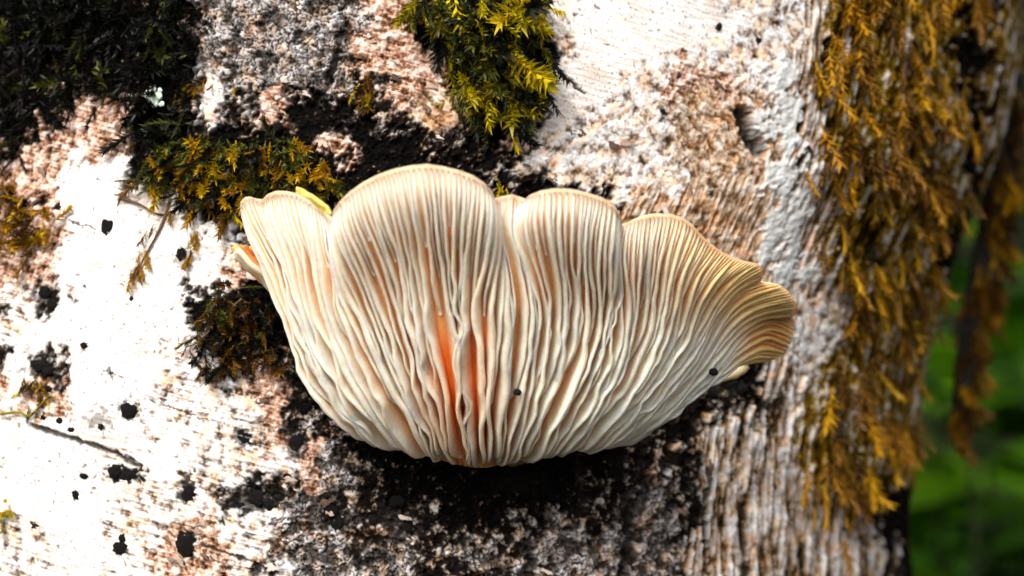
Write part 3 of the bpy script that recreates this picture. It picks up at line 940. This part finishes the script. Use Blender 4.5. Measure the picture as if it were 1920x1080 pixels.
yl = float(bil(SURF, np.array(0.004), np.array(0.85))[1])
lobe = sheet('cap_lobe', [[P(437, 462, yl + 0.005), P(456, 494, yl + 0.005), P(482, 518, yl + 0.006), P(512, 545, yl + 0.007)],
                          [P(462, 462, yl + 0.011), P(480, 482, yl + 0.011), P(500, 505, yl + 0.010), P(518, 530, yl + 0.009)],
                          [P(488, 464, yl + 0.009), P(505, 482, yl + 0.009), P(520, 505, yl + 0.009), P(535, 540, yl + 0.009)],
                          [P(500, 468, yl + 0.004), P(515, 486, yl + 0.004), P(530, 510, yl + 0.005), P(545, 550, yl + 0.006)]], 0.0011, M_CAP, mush, (0.86, 0.36, 0.10), wav=0.0006)  # orange of light shining through the lobe, put into its tint
lobe['label'] = 'small orange lobe folded behind the rim'
lobe = sheet('cap_lobe', [[P(441, 474, yl + 0.006), P(460, 502, yl + 0.006), P(488, 522, yl + 0.007), P(520, 560, yl + 0.008)],
                          [P(444, 466, yl + 0.004), P(468, 494, yl + 0.004), P(496, 514, yl + 0.005), P(528, 556, yl + 0.006)],
                          [P(447, 470, yl + 0.002), P(474, 498, yl + 0.002), P(504, 520, yl + 0.003), P(536, 560, yl + 0.004)]], 0.0010, M_CAP, mush, (0.84, 0.66, 0.46), wav=0.0003, seed=5)
lobe['label'] = 'pale lip under the small orange lobe'
yr = float(bil(SURF, np.array(0.995), np.array(0.9))[1])
lobe = sheet('cap_lobe', [[P(1352, 712, yr + 0.001), P(1376, 706, yr + 0.001), P(1394, 697, yr + 0.002), P(1402, 687, yr + 0.002)],
                          [P(1360, 694, yr + 0.005), P(1380, 690, yr + 0.005), P(1394, 684, yr + 0.006), P(1398, 680, yr + 0.006)],
                          [P(1365, 684, yr + 0.004), P(1380, 680, yr + 0.004), P(1390, 676, yr + 0.005), P(1394, 672, yr + 0.005)]], 0.0010, M_CAP, mush, (0.82, 0.70, 0.46), wav=0.0004, seed=3)
lobe['label'] = 'pale cream tip folded under the ochre lobe'

# ------------------------------------------------------------------ small things on and by the mushroom
def gill_front(px, py):
    d = np.hypot(FL[..., 0] - px, FL[..., 1] - py)
    i, j = np.unravel_index(np.argmin(d), d.shape)
    return Vector(SURF[i, j]), Vector(NRM[i, j])
for (x, y, r, lab) in ((970, 735, 8, 'tiny black speck of dirt stuck between the middle gills'), (1338, 697, 9.5, 'tiny round black speck by the ochre gills of the lobed end')):
    p, n = gill_front(x, y)
    c = P(x, y, p.y + n.y * 0.0062 - (0.0015 if x > 1200 else 0))
    k = U * (D + c.y) / D
    me = lump_mesh('dirt_speck', int(x), 14, 10, 0.22); me.materials.append(M_SPECK)
    o = bpy.data.objects.new('dirt_speck', me); COL.objects.link(o)
    o.matrix_world = Matrix.Translation(c) @ frame(n).to_4x4() @ Matrix.Diagonal((r * k, r * 0.75 * k, r * 1.2 * k, 1))
    tag(o, lab, 'speck')
p1, n1 = gill_front(575, 385)
ys = p1.y + 0.002
sl = sheet('leaf_sliver', [[P(556, 351, ys), P(588, 366, ys), P(616, 387, ys), P(623, 400, ys)],
                           [P(556, 366, ys + 0.001), P(584, 382, ys + 0.001), P(606, 400, ys + 0.001), P(614, 414, ys + 0.001)],
                           [P(556, 376, ys + 0.004), P(580, 395, ys + 0.004), P(604, 412, ys + 0.003), P(612, 422, ys + 0.003)]], 0.0007, M_SLIVER, None, wav=0.0007, n=24, m=9)
tag(sl, 'yellow sliver of leaf tucked behind the small end lobe of the mushroom', 'leaf')

# pale lichen flake
lp, ln = on_trunk(293, 182, 0.0012)
lich = empty('lichen_flake', lp, 'pale mint lichen flake stuck to the black mossy bark', 'lichen')
LM = lump_mesh('lobe', 77, 12, 8, 0.4); LM.materials.append(M_LICHEN)
for dx, dy, r in ((-14, 2, 10), (-2, -10, 11), (8, 0, 10), (2, 12, 9), (15, 14, 6), (-10, -10, 6), (12, -12, 5), (-6, 6, 7)):
    p, n = on_trunk(293 + dx, 182 + dy, 0.0012)
    k = U * (D + p.y) / D
    place('lobe', LM, lich, p, frame(n) @ Matrix.Rotation(random.uniform(0, 6), 3, 'Z'), (r * k, r * 0.8 * k, r * 0.6 * k))

# ------------------------------------------------------------------ moss
def shoot_arrays(seed, leaves=16, leaf_l=0.42, spread=0.75):
    r_ = np.random.default_rng(seed)
    V, F = [], []
    bend = r_.uniform(-0.3, 0.3, 2)
    def axis(f):
        return np.array([bend[0] * f * f, bend[1] * f * f, f])
    m = 5
    for j in range(m):                       # stem
        f = j / (m - 1); c = axis(f * 0.95); r = 0.035 * (1 - 0.7 * f)
        for i in range(3):
            a = 2 * math.pi * i / 3
            V.append(c + np.array([r * math.cos(a), r * math.sin(a), 0]))
    for j in range(m - 1):
        for i in range(3):
            F.append((j * 3 + i, j * 3 + (i + 1) % 3, (j + 1) * 3 + (i + 1) % 3)); F.append((j * 3 + i, (j + 1) * 3 + (i + 1) % 3, (j + 1) * 3 + i))
    for l in range(leaves):
        f = 0.08 + 0.92 * (l / leaves) ** 0.8
        az = l * 2.4 + r_.uniform(-0.4, 0.4)
        el = spread * (1 - 0.55 * f) + r_.uniform(-0.15, 0.15)
        d = np.array([math.sin(el) * math.cos(az), math.sin(el) * math.sin(az), math.cos(el)])
        sd = np.cross(d, [0, 0, 1]); sd /= np.linalg.norm(sd) + 1e-9
        nn = np.cross(sd, d)
        L = leaf_l * r_.uniform(0.7, 1.2); w = L * 0.13
        c = axis(f)
        b = len(V)
        V += [c, c + d * L * 0.4 + sd * w + nn * w * 0.5, c + d * L * 0.45 - nn * w * 0.25, c + d * L * 0.4 - sd * w + nn * w * 0.5, c + d * L - nn * L * 0.12]
        F += [(b, b + 1, b + 2), (b, b + 2, b + 3), (b + 1, b + 4, b + 2), (b + 2, b + 4, b + 3)]
    return np.array(V), np.array(F)
SHOOT = [shoot_arrays(k, 24 + k % 3 * 5, 0.30 + 0.05 * (k % 4), 0.55 + 0.12 * (k % 4)) for k in range(8)]
_sm = {}
def shoot_mesh(k, mat):
    if (k, mat.name) not in _sm:
        V, F = SHOOT[k]
        me = mesh_np('moss_shoot', V, None, F, smooth=False)
        me.materials.append(mat)
        _sm[(k, mat.name)] = me
    return _sm[(k, mat.name)]

def shoot_dir(n, droop, spread, away):
    r = Vector((random.gauss(0, 1), random.gauss(0, 1), random.gauss(0, 1))) * spread
    return (n * away + Vector((0, 0, -1)) * droop + r).normalized()

def in_poly(x, y, poly):
    c = False
    j = len(poly) - 1
    for i in range(len(poly)):
        (xi, yi), (xj, yj) = poly[i], poly[j]
        if (yi > y) != (yj > y) and x < (xj - xi) * (y - yi) / (yj - yi) + xi:
            c = not c
        j = i
    return c

def moss_patch(label, poly, n, size, mat, droop=0.8, spread=0.5, away=0.7, mat2=None, p2=0.0, mat_n=0, lift=0.0, accept=None, group=None, name='moss_patch'):
    xs = [p[0] for p in poly]; ys = [p[1] for p in poly]
    cx, cy = sum(xs) / len(xs), sum(ys) / len(ys)
    c, nn = on_trunk(min(max(cx, -200), 1690), cy, 0)
    root = empty(name, c, label, 'moss', group)
    def sample():
        for _ in range(400):
            x = random.uniform(min(xs), max(xs)); y = random.uniform(min(ys), max(ys))
            if in_poly(x, y, poly) and (accept is None or accept(x, y)):
                return x, y
        return x, y
    for k in range(n):
        x, y = sample()
        p, nr = on_trunk(x, y, random.uniform(-0.0005, 0.0008) + lift * random.random())
        sz = random.uniform(*size) * U * (D + p.y) / D
        d = shoot_dir(nr, droop, spread, away)
        m = mat2 if (mat2 and random.random() < p2) else mat
        rot = frame(d) @ Matrix.Rotation(random.uniform(0, 6.28), 3, 'Z')
        place('moss_shoot', shoot_mesh(random.randrange(8), m), root, p, rot, (sz, sz, sz))
    if mat_n:
        VV, FF, o = [], [], 0
        for k in range(mat_n):
            x, y = sample()
            p, nr = on_trunk(x, y, random.uniform(-0.001, 0.0005) + 0.5 * lift * random.random())
            sz = random.uniform(*size) * 0.8 * U * (D + p.y) / D
            d = shoot_dir(nr, droop, spread, away * 0.7)
            R_ = np.array(frame(d) @ Matrix.Rotation(random.uniform(0, 6.28), 3, 'Z'))
            V, F = SHOOT[random.randrange(8)]
            VV.append((V * sz) @ R_.T + np.array(p)); FF.append(F + o); o += len(V)
        me = mesh_np('moss_mat', np.concatenate(VV), None, np.concatenate(FF), smooth=False)
        mm = link('moss_mat', me, root, mat2 or mat)
        mm['kind'] = 'stuff'
    return root

moss_patch('moss carpet coloured black-green for its deep shade, with a few olive leaf tips on the bark', [(-60, -40), (385, -40), (392, 60), (370, 190), (330, 330), (250, 330), (235, 210), (120, 190), (70, 300), (-60, 330)],
           130, (36, 74), M_MOSS_D, 0.5, 0.7, 0.6, mat_n=300)
moss_patch('bright yellow-green moss clump drooping over the white bark', [(770, -30), (1000, -30), (1008, 60), (1035, 130), (1030, 165), (1000, 180), (985, 240), (960, 245), (930, 190), (870, 190), (830, 110), (800, 40)],
           130, (42, 90), M_MOSS_Y, 1.1, 0.5, 0.7, M_MOSS_D, 0.35, 60, 0.003)
moss_patch('golden green moss band above the small end lobe of the mushroom', [(255, 330), (290, 270), (370, 250), (470, 262), (560, 255), (610, 300), (640, 335), (600, 355), (470, 362), (440, 400), (380, 390), (320, 350), (262, 352)],
           150, (28, 60), M_MOSS_G, 0.9, 0.55, 0.8, M_MOSS_D, 0.45, 150, 0.002)
moss_patch('golden star-like moss tuft on the white bark beside a round black wart', [(-20, 360), (60, 370), (118, 400), (115, 450), (70, 470), (0, 480)], 55, (30, 58), M_MOSS_G, 0.2, 0.8, 0.8, M_MOSS_B, 0.35, 0, 0.002)
moss_patch('brown moss tuft with golden fringe close beside the gilled edge of the mushroom', [(395, 540), (450, 520), (520, 560), (545, 640), (560, 700), (470, 680), (400, 690), (345, 655), (380, 600)],
           110, (24, 50), M_MOSS_B, 0.7, 0.7, 0.6, M_MOSS_D, 0.35, 60, 0.001)
moss_patch('slanting golden moss sprig hanging onto white bark under the golden moss band', [(315, 375), (328, 385), (290, 450), (258, 515), (245, 510), (270, 440)], 20, (18, 34), M_MOSS_G, 1.2, 0.35, 0.2)
moss_patch('short upright golden moss sprig between the moss band and the orange lobe', [(352, 385), (372, 385), (374, 440), (366, 485), (354, 480), (352, 430)], 16, (18, 34), M_MOSS_G, 1.2, 0.35, 0.2)
moss_patch('rusty moss tuft under a flat black crust on the white bark', [(45, 700), (88, 700), (92, 765), (55, 772)], 22, (16, 34), M_MOSS_B, 1.1, 0.4, 0.3, M_MOSS_Y, 0.3)
moss_patch('lemon yellow moss tuft by a round black wart low on the white bark', [(-25, 930), (38, 940), (45, 975), (0, 985), (-25, 970)], 26, (16, 36), M_MOSS_Y, 0.5, 0.7, 0.5)
moss_patch('thin golden moss arch over a white bark chip', [(322, 168), (360, 155), (400, 144), (440, 150), (448, 165), (400, 158), (365, 170), (345, 200), (325, 195)], 24, (14, 28), M_MOSS_G, 0.8, 0.5, 0.4)
moss_patch('small golden moss tuft in the black hollow below the pink bark', [(670, 130), (705, 125), (712, 185), (690, 195), (672, 170)], 16, (20, 40), M_MOSS_G, 1.0, 0.4, 0.4, M_MOSS_B, 0.3)
moss_patch('tiny yellow moss tuft in the notch beside the tallest lobe', [(925, 335), (955, 335), (958, 365), (930, 368)], 12, (14, 28), M_MOSS_Y, 0.7, 0.5, 0.5)

def acc_moss(x, y):
    w = type_weights(np.array([x + random.gauss(0, 20)]), np.array([y + random.gauss(0, 14)]), 2.0)
    cl = float(fbm(np.array([x / 42.0]), np.array([y / 120.0]), 400, 3)[0])
    return cl > 0.02 and (y < 860 or (x < 1640 and y < 950) or random.random() < 0.12) and random.random() < float(w['M'][0]) ** 1.2 + 0.3 * float(w['T'][0]) * (x > 1480)
moss_patch('rust-gold moss curtain covering the receding edge of the trunk', [(1490, -60), (1860, -60), (1830, 300), (1790, 520), (1720, 660), (1705, 850), (1690, 1130), (1560, 1130), (1490, 900), (1510, 500)],
           250, (34, 80), M_MOSS_R, 1.7, 0.35, 0.30, M_MOSS_B, 0.25, 160, 0.002, accept=acc_moss)

# strip of bark with moss that has come away from the trunk and hangs free
def hanging_strip(path, half, seed, label, n):
    yb = 0.165
    rows = []
    for (x, y, dy) in path:
        rows.append([P(x - half * 1.0, y, yb + dy), P(x, y, yb + dy - 0.003), P(x + half * 1.0, y, yb + dy)])
    root = empty('hanging_moss', rows[0][1], label, 'moss', None)
    # tapered ribbon
    tap = len(rows)
    for i, r in enumerate(rows):
        f = 1.0 if i < tap - 3 else (tap - i) / 4
        c = r[1]
        r[0] = c + (r[0] - c) * f; r[2] = c + (r[2] - c) * f
    sheet('bark_strip', rows, 0.0025, M_SHADE_BLACK, root, n=12, m=60, wav=0.004, seed=seed)
    pts = [r[1] for r in rows]
    for k in range(n):
        q = random.random() ** 0.9 * (tap - 1.001)
        i = int(q); f = q - i
        r0, r1 = rows[i], rows[i + 1]
        g = random.uniform(0, 2); gi_, gf = int(min(g, 1.999)), g - int(min(g, 1.999))
        pa = r0[gi_].lerp(r0[gi_ + 1], gf); pb = r1[gi_].lerp(r1[gi_ + 1], gf)
        p = pa.lerp(pb, f)
        sz = random.uniform(34, 78) * U * 1.4
        d = shoot_dir(Vector((0.1, -1, 0)), 1.6, 0.4, 0.5)
        place('moss_shoot', shoot_mesh(random.randrange(8), M_MOSS_R if random.random() < 0.7 else M_MOSS_B), root, p, frame(d) @ Matrix.Rotation(random.uniform(0, 6.28), 3, 'Z'), (sz, sz, sz))
    return root
hanging_strip([(1780, -330, 0.0), (1850, -140, -0.005), (1868, 0, 0.0), (1880, 140, 0.002), (1884, 280, 0.004), (1868, 420, 0.004), (1848, 540, 0.002), (1822, 640, 0.0), (1806, 720, 0.0), (1788, 800, 0.0)],
              30, 3, 'long strip of moss and bark hanging free beside the trunk against green leaves', 230)

# thin rootlets and twigs on the bark
def twig(name, pts, r, label, cat, mat=M_TWIG, lift=0.0006):
    W = []
    for x, y in catmull(pts, 14):
        p, n = on_trunk(x, y, lift)
        W.append((p, n))
    V, F = [], []
    m = 5
    for j, (p, n) in enumerate(W):
        t = (W[min(j + 1, len(W) - 1)][0] - W[max(j - 1, 0)][0]).normalized()
        a = n; b = t.cross(n).normalized()
        rr = r * (1 - 0.6 * j / len(W)) * random.uniform(0.8, 1.2)
        for i in range(m):
            an = 2 * math.pi * i / m
            V.append(tuple(p + a * math.cos(an) * rr + b * math.sin(an) * rr))
    for j in range(len(W) - 1):
        for i in range(m):
            F.append((j * m + i, j * m + (i + 1) % m, (j + 1) * m + (i + 1) % m, (j + 1) * m + i))
    o = link(name, mesh_np(name, V, np.array(F)), None, mat)
    return tag(o, label, cat)
twig('rootlet', [(230, 372), (262, 382), (300, 402), (330, 398)], 0.00028, 'thin dark rootlet lying across white bark under the moss band', 'rootlet')
twig('rootlet', [(322, 372), (306, 420), (280, 470), (256, 515)], 0.00035, 'brown rootlet carrying the slanting golden moss sprig', 'rootlet')
twig('rootlet', [(455, 560), (420, 590), (375, 640), (350, 650)], 0.00025, 'fine brown rootlet reaching out of the brown moss tuft', 'rootlet')
twig('rootlet', [(865, 215), (890, 235), (912, 250)], 0.00022, 'short tan hair-like twig under the yellow-green moss clump', 'rootlet', lift=0.003)
twig('rootlet', [(0, 777), (40, 772), (60, 780), (95, 742), (112, 752)], 0.0003, 'thin yellow rootlet curling under the rusty moss tuft', 'rootlet', M_MOSS_Y)

# ------------------------------------------------------------------ undergrowth behind
def leaf_mesh():
    nu, nv = 13, 7
    A, B = np.meshgrid(np.linspace(0, 1, nu), np.linspace(-1, 1, nv), indexing='ij')
    wid = 0.30 * np.sin(math.pi * A ** 0.75) ** 0.9 + 0.004
    x = B * wid; y = A; z = 0.10 * np.abs(B) * wid * 2 - 0.22 * A * A + 0.012 * np.sin(A * 26) * np.abs(B)
    V = np.stack([x, y, z], -1).reshape(-1, 3)
    me = mesh_np('leaf', V, grid_quads(nu, nv, 0, True))
    me.materials.append(M_LEAF)
    return me
LEAF = leaf_mesh()
def plant(px, py_top, y, nleaf, size, seed):
    random.seed(seed)
    k = U * (D + y) / D
    x0 = (px - 960) * k
    top = H - (py_top - 540) * k
    root = empty('undergrowth_plant', (x0, y, 0), 'leafy green undergrowth plant blurred behind the trunk', 'plant', 'undergrowth plants behind the trunk')
    V, F = [], []
    m, N = 6, 16
    bx, by = random.uniform(-0.06, 0.06), random.uniform(-0.06, 0.06)
    def ax(f):
        return Vector((x0 + bx * f * f, y + by * f * f, -0.02 + (top + 0.02) * f))
    for j in range(N):
        f = j / (N - 1); c = ax(f); r = 0.005 * (1 - 0.75 * f)
        for i in range(m):
            an = 2 * math.pi * i / m
            V.append((c.x + r * math.cos(an), c.y + r * math.sin(an), c.z))
    for j in range(N - 1):
        for i in range(m):
            F.append((j * m + i, j * m + (i + 1) % m, (j + 1) * m + (i + 1) % m, (j + 1) * m + i))
    link('stem', mesh_np('stem', V, np.array(F)), root, M_STEM)
    for l in range(nleaf):
        f = 0.25 + 0.75 * (l + 0.5) / nleaf
        az = l * 2.4 + random.uniform(-0.3, 0.3)
        rot = Matrix.Rotation(az, 3, 'Z') @ Matrix.Rotation(random.uniform(-0.35, 0.45), 3, 'X') @ Matrix.Rotation(random.gauss(0, 0.3), 3, 'Y')
        s = size * random.uniform(0.75, 1.2)
        place('leaf', LEAF, root, ax(f), rot, (s, s, s))
    return root
for i, a in enumerate([(1880, 540, 0.50, 46, 0.070), (1790, 700, 0.62, 46, 0.075), (1960, 480, 0.66, 46, 0.08), (2080, 600, 0.56, 46, 0.075), (1740, 620, 0.85, 46, 0.09),
                       (1900, 380, 1.05, 50, 0.11), (2250, 500, 0.9, 46, 0.10), (1500, 600, 1.4, 44, 0.12)]):
    plant(*a, seed=40 + i)
